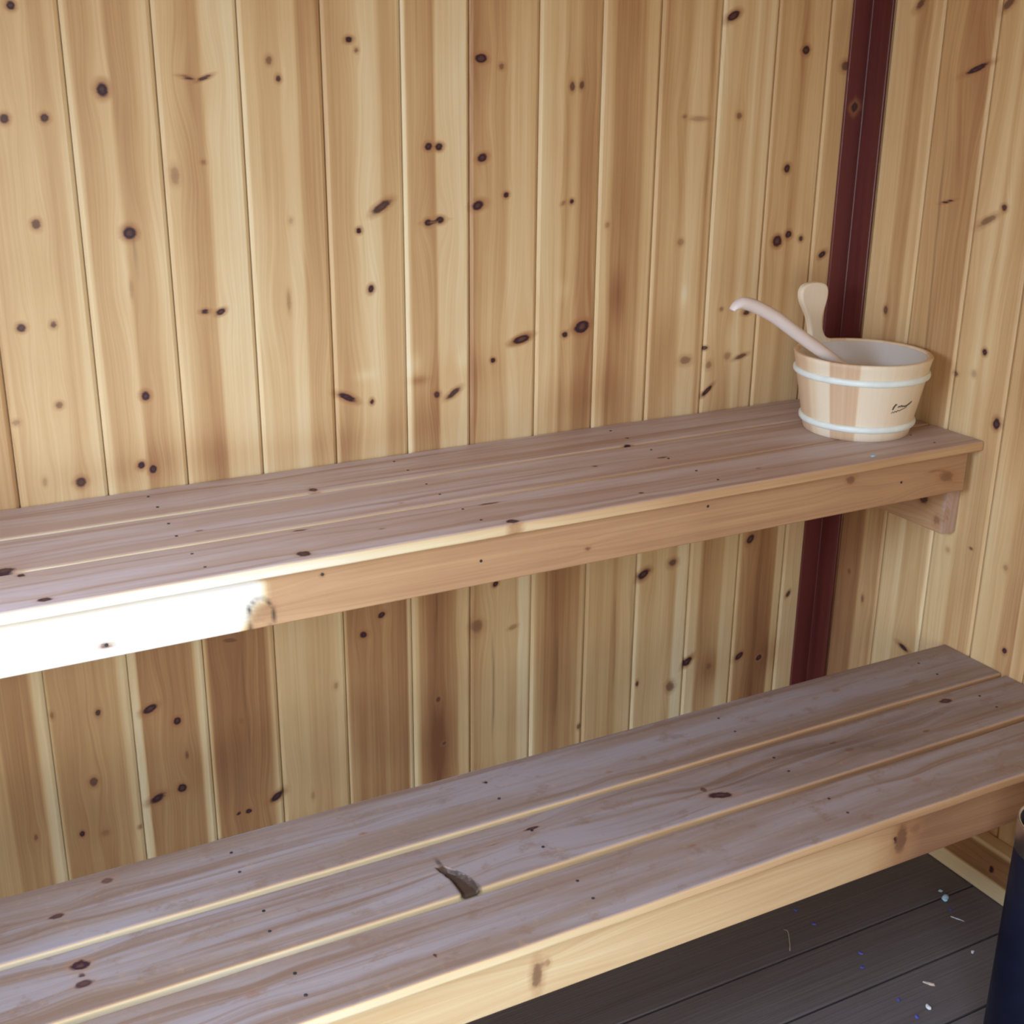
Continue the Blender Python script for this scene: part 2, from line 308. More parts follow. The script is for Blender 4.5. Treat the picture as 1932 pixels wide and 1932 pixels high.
BLOBS = [(-.62, 1.03, .03, .10, .2), (-.66, .98, .10, .05, .15), (-1.47, .975, .1, .04, .12), (-1.0, .99, .10, .06, .15), (-.47, 1.05, .05, .1, .15),
         (-.99, .27, .035, .10, .35), (-.59, 1.18, .02, .05, .3), (-1.125, 1.075, .02, .010, -.2), (-1.025, 1.085, .014, .022, -.25), (-.93, 1.085, .012, .02, -.2), (-1.02, 1.055, .02, .008, .3),
         (-.715, 1.2, .015, .02, -.15), (-.43, 1.17, .008, .02, -.3), (-.31, 1.07, .012, .05, -.2), (-1.25, .955, .25, .035, .14), (-1.60, .955, .1, .03, .12), (-.9, 1.06, .07, .04, .15), (-.30, .30, .03, .05, .3), (-.12, .3, .03, .05, .3),
         (-1.45, .36, .05, .05, .15)]
K_BACK += rand_knots(XL, -1.76, .1, H, 16, 5) + rand_knots(-1.7, 0, 1.75, H, 22, 6) + rand_knots(-1.7, -.1, .05, .28, 16, 8)
seams_b = [XL, -2.403, -2.269, -2.135, -2.001, -1.867, -1.731, -1.590, -1.455, -1.321, -1.183, -1.042, -.913, -.773, -.641, -.513, -.373, -.238, -.105, 0.0]
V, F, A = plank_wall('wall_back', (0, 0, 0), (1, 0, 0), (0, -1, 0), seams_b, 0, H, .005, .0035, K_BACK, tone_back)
CRACKS = [(-.862, .25, .52, .0022, .5), (-.523, .3, .6, .002, .3), (-1.512, 1.26, 1.38, .003, .4), (-1.383, .33, .72, .002, .3), (-.565, .27, .55, .0025, .3), (-.988, .5, .68, .002, .5), (-.71, .25, .5, .003, .3)]
for (cx_, c0, c1, cw, cs) in CRACKS:
    xx = cx_ + .002 * np.sin(V[:, 2] * 21)
    A['dark'] = np.maximum(A['dark'], cs * np.exp(-((V[:, 0] - xx) / cw) ** 2) * np.clip((V[:, 2] - c0) * 15, 0, 1) * np.clip((c1 - V[:, 2]) * 15, 0, 1) * (np.abs(V[:, 1]) < .001))
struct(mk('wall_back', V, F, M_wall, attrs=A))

rux, rut = interp(RU); rlx, rlt = interp(RL)
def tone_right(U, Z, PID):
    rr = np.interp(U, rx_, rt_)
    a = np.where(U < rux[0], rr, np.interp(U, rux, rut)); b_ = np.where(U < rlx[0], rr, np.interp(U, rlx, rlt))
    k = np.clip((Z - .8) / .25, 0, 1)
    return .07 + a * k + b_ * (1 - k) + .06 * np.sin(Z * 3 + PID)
K_RIGHT += rand_knots(YF, -.62, .1, H, 40, 15) + rand_knots(-.6, -.05, 1.8, H, 6, 16)
seams_r = [YF] + [round(-.60 - .135 * k, 4) for k in range(12, -1, -1)] + [-.465, -.330, -.1955, -.0626 + .002, 0.0]
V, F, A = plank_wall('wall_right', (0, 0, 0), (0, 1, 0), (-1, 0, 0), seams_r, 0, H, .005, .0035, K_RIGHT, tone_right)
# thin drying crack in the second board
def crack_right(V, A):
    y = V[:, 1]; z = V[:, 2]; yc = -.247 + (z - 1.15) * .035
    m = (np.abs(V[:, 0]) < .0005) & (z > 1.0) & (z < 1.60)
    A['dark'] = np.where(m, np.maximum(A['dark'], .45 * np.exp(-((y - yc) / .0025) ** 2) * np.clip((1.62 - z) * 4, 0, 1)), A['dark'])
crack_right(V, A)
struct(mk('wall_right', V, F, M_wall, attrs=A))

def tone_rand(U, Z, PID): return np.interp(U + PID * .37, rx_, rt_) + .05 * np.sin(Z * 3 + PID)
sl = [YF] + [round(-.105 - .134 * k, 4) for k in range(16, -1, -1)] + [0.0]
WY0, WY1, WZ0, WZ1 = -1.70, -.70, 1.12, 1.78
def wall_pieces(name, P0, du, nrm, pieces, seed):
    VV, FF, AA = [], [], []; off = 0
    for (a, b_, z0, z1) in pieces:
        ss = [a] + [a + .134 * k for k in range(1, int((b_ - a) / .134) + 1) if b_ - (a + .134 * k) > .02] + [b_]
        V, F, A = plank_wall(name, P0, du, nrm, ss, z0, z1, .02, .01, rand_knots(a, b_, z0, z1, int((b_ - a) * (z1 - z0) * 12), seed), tone_rand)
        VV.append(V); FF += [tuple(off + q for q in f) for f in F]; AA.append(A); off += len(V)
    struct(mk(name, np.vstack(VV), FF, M_wall, attrs={k: np.concatenate([a[k] for a in AA]) for k in AA[0]}))
wall_pieces('wall_left', (XL, 0, 0), (0, 1, 0), (1, 0, 0), [(YF, WY0, 0, H), (WY0, WY1, 0, WZ0), (WY0, WY1, WZ1, H), (WY1, 0.0, 0, H)], 21)
# front wall with a doorway beside the left wall: two plank panels and the part above the door
DX0, DX1, DZ = -2.40, -1.30, 1.90
wall_pieces('wall_front', (0, YF, 0), (1, 0, 0), (0, 1, 0), [(XL, DX0, 0, H), (DX0, DX1, DZ, H), (DX1, 0.0, 0, H)], 31)

def box_vf(x0, x1, y0, y1, z0, z1):
    V = [(x, y, z) for z in (z0, z1) for (x, y) in ((x0, y0), (x1, y0), (x1, y1), (x0, y1))]
    F = [(3, 2, 1, 0), (4, 5, 6, 7), (0, 1, 5, 4), (1, 2, 6, 5), (2, 3, 7, 6), (3, 0, 4, 7)]
    return V, F
def wood_attrs(V, along, tone=.3, seed=0.0, wear=0.0):
    V = np.asarray(V, float); al = V[:, along]; oth = [i for i in range(3) if i != along]
    return dict(grain=np.stack([V[:, oth[0]] + V[:, oth[1]], al, np.full(len(V), seed)], -1), tone=np.full(len(V), tone), knot=np.full(len(V), 4.0), kstr=np.zeros(len(V)), dark=np.zeros(len(V)), wear=np.full(len(V), wear))

# plain timber frame round the window opening in the left wall
wf_v, wf_f = [], []
for bx_ in ((XL - .05, XL + .012, WY0 - .05, WY1 + .05, WZ0 - .05, WZ0), (XL - .05, XL + .012, WY0 - .05, WY1 + .05, WZ1, WZ1 + .05), (XL - .05, XL + .012, WY0 - .05, WY0, WZ0, WZ1), (XL - .05, XL + .012, WY1, WY1 + .05, WZ0, WZ1)):
    v, f = box_vf(*bx_); k = len(wf_v); wf_v += v; wf_f += [tuple(k + q for q in g) for g in f]
struct(mk('window_1', wf_v, wf_f, M_wall, attrs=wood_attrs(wf_v, 1, .2)))

# ceiling of tongue-and-groove boards
ys = np.array([YF - .05 + .134 * k for k in range(18)] + [.05])
cv, cf = [], []
for i in range(len(ys) - 1):
    a, b_ = ys[i] + .001, ys[i + 1] - .001
    v, f = box_vf(XL - .05, .05, a, b_, H, H + .02); k = len(cv); cv += v; cf += [tuple(k + q for q in g) for g in f]
v, f = box_vf(XL - .05, .05, YF - .05, .05, H + .02, H + .06); k = len(cv); cv += v; cf += [tuple(k + q for q in g) for g in f]
struct(mk('ceiling', cv, cf, M_wall, attrs=wood_attrs(cv, 0, .5)))

# ------------------------------------------------------------------ floor: dark deck boards with gaps, running along the benches
def rounded_loop(a0, a1, b0, b1, r, step, seg=4):
    """closed loop in (a,b): counter-clockwise, with the given corner radius; returns points and cumulative length"""
    pts = []
    def arc(ca, cb, t0):
        for k in range(seg + 1):
            t = t0 + (math.pi / 2) * k / seg; pts.append((ca + r * math.cos(t), cb + r * math.sin(t)))
    def line(p, q):
        L = math.hypot(q[0] - p[0], q[1] - p[1]); n = max(1, int(L / step))
        for k in range(1, n): pts.append((p[0] + (q[0] - p[0]) * k / n, p[1] + (q[1] - p[1]) * k / n))
    arc(a1 - r, b0 + r, -math.pi / 2); line((a1, b0 + r), (a1, b1 - r))
    arc(a1 - r, b1 - r, 0); line((a1 - r, b1), (a0 + r, b1))
    arc(a0 + r, b1 - r, math.pi / 2); line((a0, b1 - r), (a0, b0 + r))
    arc(a0 + r, b0 + r, math.pi); line((a0 + r, b0), (a1 - r, b0))
    P = np.array(pts)
    d = np.r_[0, np.cumsum(np.hypot(*(np.diff(P, axis=0).T)))]
    return P, d

def board(name, mat, parent, ax, l0, l1, a0, a1, z0, z1, r=.004, step=.005, along=.006, knots=(), seed=0.0, tone=.2, tonef=None, wearf=None, darkf=None, shapef=None, kplane='top'):
    """board running along axis ax (0=x, 1=y); a = the other horizontal axis"""
    P, d = rounded_loop(a0, a1, z0, z1, r, step)
    n = max(2, int((l1 - l0) / along) + 1)
    L = np.linspace(l0, l1, n)
    m = len(P)
    LL = np.repeat(L[:, None], m, 1); a = np.broadcast_to(P[:, 0], LL.shape).copy(); z = np.broadcast_to(P[:, 1], LL.shape).copy()
    uu = np.broadcast_to(d, LL.shape)
    across = a if kplane == 'top' else z
    kd, ks, gU = knot_fields(across.copy(), LL, list(knots))
    gg = uu + (gU - across)
    tn = tonef(LL, a, z) if tonef else np.full(LL.shape, tone)
    wr = wearf(LL, a, z) if wearf else np.zeros(LL.shape)
    dk = darkf(LL, a, z) if darkf else np.zeros(LL.shape)
    if shapef: a, z = shapef(LL, a, z)
    X = np.zeros(LL.shape + (3,)); X[..., ax] = LL; X[..., 1 - ax] = a; X[..., 2] = z
    V = X.reshape(-1, 3)
    F = grid_faces(n, m, wrap=True, flip=(ax == 1))
    c0 = tuple(range(m)); c1 = tuple(range((n - 1) * m, n * m))
    F += [c0[::-1], c1] if ax == 0 else [c0, c1[::-1]]
    A = dict(grain=np.stack([gg, LL, np.full(LL.shape, seed)], -1).reshape(-1, 3), tone=tn.reshape(-1), knot=kd.reshape(-1), kstr=ks.reshape(-1), dark=dk.reshape(-1), wear=wr.reshape(-1))
    return mk(name, V, F, mat, parent, A, smooth=False)

pitch = .1333
fv, ff, fa = [], [], []
tmp = []
ys = [-.5907 + pitch * k for k in range(-12, 5)]
for i, y in enumerate(ys):
    a0, a1 = y + .0025, min(y + pitch - .0025, 0.0)
    if a0 < YF: a0 = YF
    if a1 - a0 < .03: continue
    P, d = rounded_loop(a0, a1, -.025, 0, .002, .02, 2)
    n = 60; L = np.linspace(XL, 0.0, n); m = len(P)
    LL = np.repeat(L[:, None], m, 1)
    X = np.zeros(LL.shape + (3,)); X[..., 0] = LL; X[..., 1] = P[:, 0]; X[..., 2] = P[:, 1]
    k = sum(len(q) for q in fv); fv.append(X.reshape(-1, 3)); ff += grid_faces(n, m, True, k)
    fa.append(np.stack([np.broadcast_to(d, LL.shape), LL, np.full(LL.shape, i * 2.9)], -1).reshape(-1, 3))
v, f = box_vf(XL, 0, YF, 0, -.06, -.03); k = sum(len(q) for q in fv); fv.append(np.array(v)); ff += [tuple(k + q for q in g) for g in f]; fa.append(np.zeros((8, 3)))
fv = np.vstack(fv); A = wood_attrs(fv, 0, .35); A['grain'] = np.vstack(fa)
A['dark'] = np.where(fv[:, 2] < -.006, .9, 0.0)
struct(mk('floor', fv, ff, M_floor, attrs=A))

# corner trim: L of two red stained boards
tv = [(-.0544, -.006, 0), (-.0544, .0005, 0), (.0005, .0005, 0), (.0005, -.0626, 0), (-.006, -.0626, 0), (-.006, -.006, 0)]
def trim_mesh():
    prof = [(-.0544, -.0005), (-.0544, -.0055), (-.0535, -.0065), (-.03, -.0065), (-.0078, -.0065), (-.0065, -.0078), (-.0065, -.03), (-.0065, -.0617), (-.0055, -.0626), (-.0005, -.0626), (-.0005, -.0005)]
    zs = np.linspace(0, H, 440); V = []; m = len(prof)
    P = np.array(prof); d = np.r_[0, np.cumsum(np.hypot(*(np.diff(P, axis=0).T)))]
    X = np.zeros((len(zs), m, 3)); X[..., 0] = P[:, 0]; X[..., 1] = P[:, 1]; X[..., 2] = zs[:, None]
    U = np.broadcast_to(d, X.shape[:2]); Z = X[..., 2]
    kd, ks, gU = knot_fields(U.copy(), Z, [(.031, 1.531, .011, .013, 0, .85)])
    tone = .35 + .25 * (X[..., 0] > -.01)
    A = dict(grain=np.stack([gU, Z, Z * 0 + 5.5], -1).reshape(-1, 3), tone=tone.reshape(-1), knot=kd.reshape(-1), kstr=ks.reshape(-1), dark=np.zeros(U.size), wear=np.zeros(U.size))
    F = grid_faces(len(zs), m, True); F += [tuple(range(m))[::-1], tuple(range((len(zs) - 1) * m, len(zs) * m))]
    return mk('trim_1', X.reshape(-1, 3), F, M_red, attrs=A)
struct(trim_mesh())

# floor board against the right wall, brown face with a pale lower edge and pale top
bb = board('baseboard_right', M_wall, None, 1, -1.60, -.07, -.038, -.0005, .0005, .115, r=.004, step=.008, along=.01, kplane='side', seed=44.0,
           knots=[(.065, -.63, .010, .008, 0, .9), (.07, -.95, .008, .01, 0, .8), (.05, -1.3, .008, .01, 0, .8)],
           tonef=lambda L, a, z: np.where(z > .108, .1, np.where(z < .042 + .002 * np.sin(L * 9), .05, .88)))
struct(bb)

# ground outside the door
v, f = box_vf(-6, 4, -7, YF - .05, -.12, -.07)
struct(mk('ground', v, f, plain('outdoor_ground', (.34, .33, .28), .9, var=.3, vs=6)))

# ------------------------------------------------------------------ benches
ZU, ZL = .9187, .4688
NAIL = plain('nail_head', (.07, .065, .07), .5, metal=.6, var=.3)
def disc(P, n, r, h=.0008):
    n = Vector(n).normalized(); t = n.orthogonal().normalized(); s = n.cross(t); P = Vector(P)
    V = []; k = 10
    for zz, rr in ((-.0015, r), (h * .6, r), (h, r * .7)):
        for i in range(k):
            a = 2 * math.pi * i / k; V.append(tuple(P + n * zz + (t * math.cos(a) + s * math.sin(a)) * rr))
    F = [tuple(range(k))[::-1], tuple(range(2 * k, 3 * k))] + [(j * k + i, j * k + (i + 1) % k, (j + 1) * k + (i + 1) % k, (j + 1) * k + i) for j in range(2) for i in range(k)]
    return V, F
def nail(parent, P, n, r=.0032):
    r = r * .8
    V, F = disc(P, n, r); return mk('nail', V, F, NAIL, parent)

def top_wear(ztop, front, strength=1.0):
    def f(L, a, z):
        k = np.clip((z - (ztop - .0022)) / .0018, 0, 1)
        return k * strength
    return f
def edge_lit_tone(t_edge, t_top, ztop, light_grad=None):
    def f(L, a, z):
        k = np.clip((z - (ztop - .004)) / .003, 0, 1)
        e = t_edge + (light_grad[0] - t_edge) * np.clip((L - light_grad[1]) / (light_grad[2] - light_grad[1]), 0, 1)  # unweathered edge tone, with daylight fading rightward painted into it
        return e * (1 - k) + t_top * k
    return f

TU = .0195
up = empty('sauna_bench', (-1.2, -.215, 0), 'upper sauna bench of three worn brown boards on the back wall, bucket on it', 'bench')
B1 = [(-.129, -1.276, .011, .008, 0, 1.0), (-.05, -1.84, .01, .02, 0, .5), (-.10, -.62, .004, .006, 0, .8), (-.142, -.645, .006, .01, 0, 1), (-.06, -1.35, .004, .02, 0, .3)]
B2 = [(-.279, -1.79, .012, .018, 0, .9), (-.24, -1.50, .004, .008, 0, .6), (-.238, -.631, .004, .013, 0, .9), (-.26, -1.17, .004, .007, 0, .4), (-.23, -.773, .005, .007, 0, .8), (-.19, -2.1, .01, .01, 0, 1)]
B3 = [(-.308, -1.771, .007, .006, 0, 1), (-.410, -1.754, .007, .011, 0, .9), (-.406, -1.388, .011, .011, 0, 1.2), (-.309, -1.361, .004, .014, 0, .8), (-.421, -1.044, .009, .011, 0, 1.1), (-.328, -1.042, .004, .022, 0, .8),
      (-.359, -1.244, .003, .008, 0, .6), (-.393, -.781, .004, .006, 0, 1), (-.369, -.512, .004, .007, 0, .6), (-.35, -2.1, .008, .012, 0, 1)]
def warp_(seed):
    def f(L, a, z): return a + .0008 * np.sin(L * 7 + seed) + .0004 * np.sin(L * 31 + seed), z + .0004 * np.sin(L * 5 + seed)
    return f
XB0, XB1 = XL + .004, -.003
for i, (a0, a1, kn) in enumerate(((-.1395, -.0035, B1), (-.2870, -.1490, B2), (-.4305, -.2950, B3))):
    b = board('seat_board', M_up, up, 0, XB0, XB1, a0, a1, ZU - TU, ZU, r=.0035, knots=kn, seed=60.0 + i * 7, wearf=top_wear(ZU, 0), tonef=edge_lit_tone(-.35, .55, ZU, (.55, -1.6, -.7)), shapef=warp_(i))
    for x in (-2.30, -1.535, -1.09, -.622, -.10):
        for f_ in (.28, .72):
            nail(b, (x + .004 * math.sin(i * 3 + f_ * 9), a0 + (a1 - a0) * f_, ZU + .0002), (0, 0, 1), .003)
# front apron: very pale sapwood at the left, tan to brown further right
AY = -.4183
def apron_tone(L, a, z):
    edge = -1.478 - 60 * np.clip(.875 - z - .0, -.05, 1) ** 2 * 0 - 8.0 * np.clip(.868 - z, 0, 1) ** 1.6 - 40 * np.clip(z - .885, 0, 1) ** 2
    edge = -1.462 - .0 * z - .9 * np.clip(.862 - z, 0, 1)
    edge = edge - 200 * np.clip(z - .888, 0, 1) ** 2
    k = np.clip((L - edge) / .018, 0, 1); k = k * k * (3 - 2 * k)
    brown = .68 + .12 * np.clip((L + 1.4) / 1.4, 0, 1)
    kn_ = np.clip(1.1 - np.hypot((L + 1.462) / .018, (z - .840) / .026), 0, 1)
    return (-.38 * (1 - k) + brown * k) * (1 - kn_) + .45 * kn_
ap = board('front_apron', M_up, up, 0, XB0, -.030, AY, AY + .030, ZU - TU - .0813, ZU - TU - .0003, r=.003, kplane='side', seed=91.0, tonef=apron_tone,
           knots=[(.842, -1.462, .017, .017, 0, .28), (.838, -1.683, .004, .010, 0, .7), (.885, -1.365, .003, .004, 0, .8), (.884, -.33, .009, .012, 0, .6), (.846, -.90, .004, .006, 0, .6), (.855, -.08, .012, .022, 20, .55), (.87, -.115, .003, .02, 0, .5), (.86, -2.1, .01, .01, 0, 1)],
           darkf=lambda L, a, z: .95 * np.exp(-((np.hypot((L + 1.462) / .019, (z - .836) / .030) - 1) / .12) ** 2) * (a < AY + .01) * np.clip(.25 + .9 * np.abs(np.cos(np.arctan2(z - .842, L + 1.462))), 0, 1))
for (x, z) in ((-1.683, .839), (-1.365, .886), (-.657, .883), (-1.10, .86), (-.20, .86)):
    nail(ap, (x, AY - .0002, z), (0, -1, 0), .0032)
for (x0, x1, nm) in ((-.0385, -.0015, 'cleat'), (XL + .0015, XL + .0385, 'cleat')):
    board(nm, M_up, up, 1, AY + .0305, -.012, x0, x1, ZU - TU - .1838, ZU - TU - .0005, r=.003, kplane='side', seed=71.0, tone=.72, along=.01, wearf=lambda L, a, z: .5 * (L < AY + .0312),
          knots=[(.775, -.33, .012, .014, 0, .8), (.74, -.37, .012, .008, 0, .5), (.79, -.15, .008, .01, 0, .8)])
for x in (-1.535, -1.09, -.622):
    board('joist', M_up, up, 1, AY + .0305, -.012, x - .018, x + .018, ZU - TU - .0813, ZU - TU - .0005, r=.002, step=.02, along=.05, seed=75.0, tone=.5)

TLo = .0185
lo = empty('sauna_bench', (-1.2, -.62, 0), 'lower sauna bench of three wide grey-brown boards above the deck floor', 'bench')
L1 = [(-.43, -1.72, .008, .01, 0, .7), (-.48, -1.80, .006, .012, 0, .8), (-.442, -1.104, .004, .006, 0, .9), (-.489, -1.341, .004, .009, 0, .5), (-.46, -.35, .006, .012, 0, .4), (-.51, -.9, .004, .01, 0, .4), (-.46, -2.1, .01, .01, 0, 1)]
L2 = [(-.601, -1.789, .011, .013, 0, 1.2), (-.640, -1.79, .008, .013, 0, .8), (-.622, -1.79, .004, .006, 0, .8), (-.598, -1.10, .004, .016, 0, .9), (-.656, -.774, .010, .022, 20, 1.1), (-.63, -.79, .008, .006, 0, .7), (-.588, -.191, .009, .014, 0, 1),
      (-.61, -1.17, .002, .03, 0, .7), (-.655, -.31, .004, .01, 0, .6), (-.64, -.48, .006, .012, 0, .5), (-.61, -.49, .003, .012, 0, .8)]
L3 = [(-.80, -1.36, .005, .004, 0, .8), (-.752, -.9, .004, .007, 0, .4), (-.76, -1.6, .006, .012, 0, .4), (-.77, -.45, .006, .012, 0, .3), (-.78, -2.1, .01, .01, 0, 1)]
GO = (-1.262, -.668)     # broken-out knot at the front edge of the middle board
def go_field(L, a):
    # teardrop that widens toward the front edge of the board
    t = np.clip((-.622 - a) / .074, 0, 1.2)
    cx_ = -1.272 + .016 * t + .006 * np.sin(t * 3); half = .004 + .0105 * np.sqrt(np.clip(t, 0, 1))
    return np.abs(L - cx_) / half, t, a
def go_dark(L, a, z):
    e, t, _ = go_field(L, a)
    ring = np.exp(-((e - 1) / .22) ** 2) * (t > 0) + np.exp(-((L + 1.268) / .003) ** 2 - ((a + .612) / .012) ** 2)
    st = .35 * np.exp(-((np.sin(L * 9) * .01 + a + .63) / .004) ** 2) * (L > -1.20) * (L < -1.13)
    inside = .93 * (e < 1) * (t > 0)
    stain = .30 * np.exp(-((L + .52) / .36) ** 2 - ((a + .635) / .05) ** 2) * (.6 + .4 * np.sin(L * 23 + a * 60))
    return np.clip(np.maximum(np.maximum(ring * .95, inside), stain), 0, 1) * (z > ZL - .01)
def go_shape(L, a, z):
    e, t, _ = go_field(L, a)
    k = np.clip((1 - e) / .3, 0, 1) * np.clip(t * 6, 0, 1)
    zz = z - k * .006 * (z > ZL - .006)
    a2 = a + .0008 * np.sin(L * 7 + 2)
    return a2, zz
for i, (a0, a1, kn) in enumerate(((-.5510, -.3995, L1), (-.6955, -.5625, L2), (-.8383, -.7075, L3))):
    kw = dict(shapef=warp_(i + 4))
    wf = top_wear(ZL, 0)
    if i == 1:
        kw = dict(shapef=go_shape, darkf=go_dark, along=.0035)
        def wf(L, a, z, f0=top_wear(ZL, 0)):
            e, t, _ = go_field(L, a); return f0(L, a, z) * np.clip((e - .8) / .3, 1 - (t > 0), 1)
    b = board('seat_board', M_lo, lo, 0, XB0, XB1, a0, a1, ZL - TLo, ZL, r=.0045, knots=kn, seed=100.0 + i * 9, wearf=wf, tonef=edge_lit_tone(-.1, .6, ZL, (.75, -1.5, -.5)), **kw)
    for x in (-2.30, -1.54, -1.105, -.622, -.12):
        for f_ in (.3, .65):
            nail(b, (x + .003 * math.sin(i * 5 + f_ * 9), a1 + (a0 - a1) * f_, ZL + .0002), (0, 0, 1), .0032)
AL = -.8259
def lap_tone(L, a, z): return .22 + .2 * np.clip((L + 1.2) / .5, 0, 1) + .55 * np.clip((L + .60) / .12, 0, 1) + .2 * np.clip((.385 - z) * 20, 0, 1) * np.clip((L + .7) * 3, 0, 1)
apl = board('front_apron', M_lo, lo, 0, XB0, -.004, AL, AL + .030, ZL - TLo - .0905, ZL - TLo - .0003, r=.003, kplane='side', seed=131.0, tonef=lap_tone,
            knots=[(.40, -1.215, .024, .009, 0, .6), (.415, -1.20, .008, .006, 0, .4), (.41, -.53, .03, .014, 0, .6), (.415, -.545, .005, .004, 0, .9), (.42, -.50, .010, .012, 0, .4), (.4, -2.1, .01, .01, 0, 1)])
for (x0, x1) in ((-.0385, -.0015), (XL + .0015, XL + .0385)):
    board('cleat', M_lo, lo, 1, AL + .0305, -.42, x0, x1, ZL - TLo - .0905, ZL - TLo - .0005, r=.003, seed=141.0, tone=.4, along=.02)
for x in (-1.54, -1.105, -.622):
    board('joist', M_lo, lo, 1, AL + .0305, -.42, x - .018, x + .018, ZL - TLo - .0905, ZL - TLo - .0005, r=.002, step=.02, along=.05, seed=145.0, tone=.4)

# ------------------------------------------------------------------ bucket
BX, BY, RB, RT, BH = -.1627, -.2422, .1042, .1346, .1576
bk = empty('sauna_bucket', (BX, BY, ZU), 'round wooden stave bucket with two pale hoops at the right end of the upper bench', 'bucket')
def lathe(name, prof, mat, parent, cx=BX, cy=BY, cz=ZU, seg=96, tonef=None, caps=(False, False), smooth=True, wob=None, seed=3.0, closed=False):
    prof = np.array(prof, float); n = len(prof)
    th = np.linspace(0, 2 * math.pi, seg, endpoint=False)
    X = np.zeros((n, seg, 3)); rr = prof[:, 0][:, None] * (wob(th)[None] if wob else 1)
    X[..., 0] = cx + rr * np.cos(th); X[..., 1] = cy + rr * np.sin(th); X[..., 2] = cz + prof[:, 1][:, None]
    F = grid_faces(n, seg, True)
    if closed:
        F += [((n - 1) * seg + j, (n - 1) * seg + (j + 1) % seg, (j + 1) % seg, j) for j in range(seg)]
    if caps[0]: F.append(tuple(range(seg))[::-1])
    if caps[1]: F.append(tuple(range((n - 1) * seg, n * seg)))
    TH = np.broadcast_to(th, X.shape[:2]); Z = X[..., 2]
    tn = tonef(TH, Z - cz) if tonef else np.full(TH.shape, .2)
    A = dict(grain=np.stack([TH * .12, Z, np.floor(TH * 2.6) * 1.7 + seed], -1).reshape(-1, 3), tone=tn.reshape(-1), knot=np.full(TH.size, 4.0), kstr=np.zeros(TH.size), dark=np.zeros(TH.size), wear=np.zeros(TH.size))
    return mk(name, X.reshape(-1, 3), F, mat, parent, A, smooth=smooth)
# stave joints (angles) and tones
JO = [(-3.141, .35), (-3.029, .12), (-2.81, .10), (-2.79, .62), (-2.347, .62), (-2.33, .10), (-1.85, .12), (-1.84, .22), (-1.40, .24), (-1.39, .16), (-.97, .3), (-.96, .5), (-.55, .5), (-.54, .2), (0, .2), (.01, .4), (.5, .4), (.51, .15), (1.1, .15), (1.11, .45), (1.6, .45),
      (1.61, .2), (2.2, .2), (2.21, .55), (2.55, .55), (2.56, .55), (3.04, .55), (3.05, .35), (3.1416, .35)]
jx, jt = np.array([a for a, _ in JO]), np.array([b for _, b in JO])
def stave_tone(TH, z):
    t = np.where(TH > math.pi, TH - 2 * math.pi, TH)
    return np.interp(t, jx, jt)
prof = [(RB - .012, .006), (RB - .012, 0.0), (RB - .002, 0.0), (RB, .002)] + [(RB + (RT - RB) * k / 16, BH * k / 16 - (.002 if k == 16 else 0)) for k in range(1, 17)] + [(RT - .002, BH), (RT - .0085, BH), (RT - .0105, BH - .002), (RB - .012 + .003, .012)]
lathe('staves', prof, M_stave, bk, tonef=stave_tone, seg=192, closed=True)
M_liner = wood('bucket_inside', wear=None, rough=.4, fine=.05, mid=.06, blotch=.04, bump=.02,
               stops=[(-.6, (.86, .85, .80)), (0, (.80, .79, .74)), (.3, (.74, .72, .66)), (.5, (.7, .66, .6)), (.7, (.6, .55, .5)), (.9, (.5, .4, .3)), (1.15, (.4, .3, .2))])
li = lathe('liner', [(.001, .0135), (RB - .014, .0135), (RB - .0105, .016), (RT - .0125, BH - .004), (RT - .0112, BH - .004), (RB - .0093, .0125), (.001, .010)], M_liner, bk, closed=True)
M_hoop = plain('hoop_plastic', (.84, .92, .86), .35, var=.04)
def hoop(z):
    r0 = RB + (RT - RB) * z / BH; prof = []
    for k in range(13):
        t = math.pi * 2 * k / 13; prof.append((r0 + .0008 + .0050 * math.cos(t), z + .0068 * math.sin(t)))
    return lathe('hoop', prof[::1], M_hoop, bk, closed=True)
hoop(.1215); hoop(.0255)
# tall stave with a flared grip
def extrude_outline(name, pts, y0, y1, mat, parent, bev=.003, tone=.2, smooth=False):
    """pts in (x,z) counter-clockwise seen from -y; slab between y0 and y1 with a bevelled rim"""
    P = np.array(pts); c_ = P.mean(0); n = len(P)
    # smooth outline (Chaikin)
    for _ in range(2):
        Q = np.roll(P, -1, 0); P = np.stack([P * .75 + Q * .25, P * .25 + Q * .75], 1).reshape(-1, 2)
    n = len(P)
    T = np.roll(P, -1, 0) - np.roll(P, 1, 0); T /= np.linalg.norm(T, axis=1)[:, None]; Nn = np.stack([T[:, 1], -T[:, 0]], 1)
    rings = []
    for (yy, ins) in ((y0, bev), (y0 + bev * .3, bev * .3), (y0 + bev, 0), (y1 - bev, 0), (y1 - bev * .3, bev * .3), (y1, bev)):
        Q = P - Nn * ins; rings.append(np.stack([Q[:, 0], np.full(n, yy), Q[:, 1]], 1))
    V = np.vstack(rings); F = grid_faces(6, n, True, flip=False)
    F += [tuple(range(n))[::-1], tuple(range(5 * n, 6 * n))]
    o = mk(name, V, F, mat, parent, wood_attrs(V, 2, tone, 9.0), smooth=False)
    bm = bmesh.new(); bm.from_mesh(o.data); bmesh.ops.recalc_face_normals(bm, faces=bm.faces); bm.to_mesh(o.data); bm.free()
    return o
import bmesh
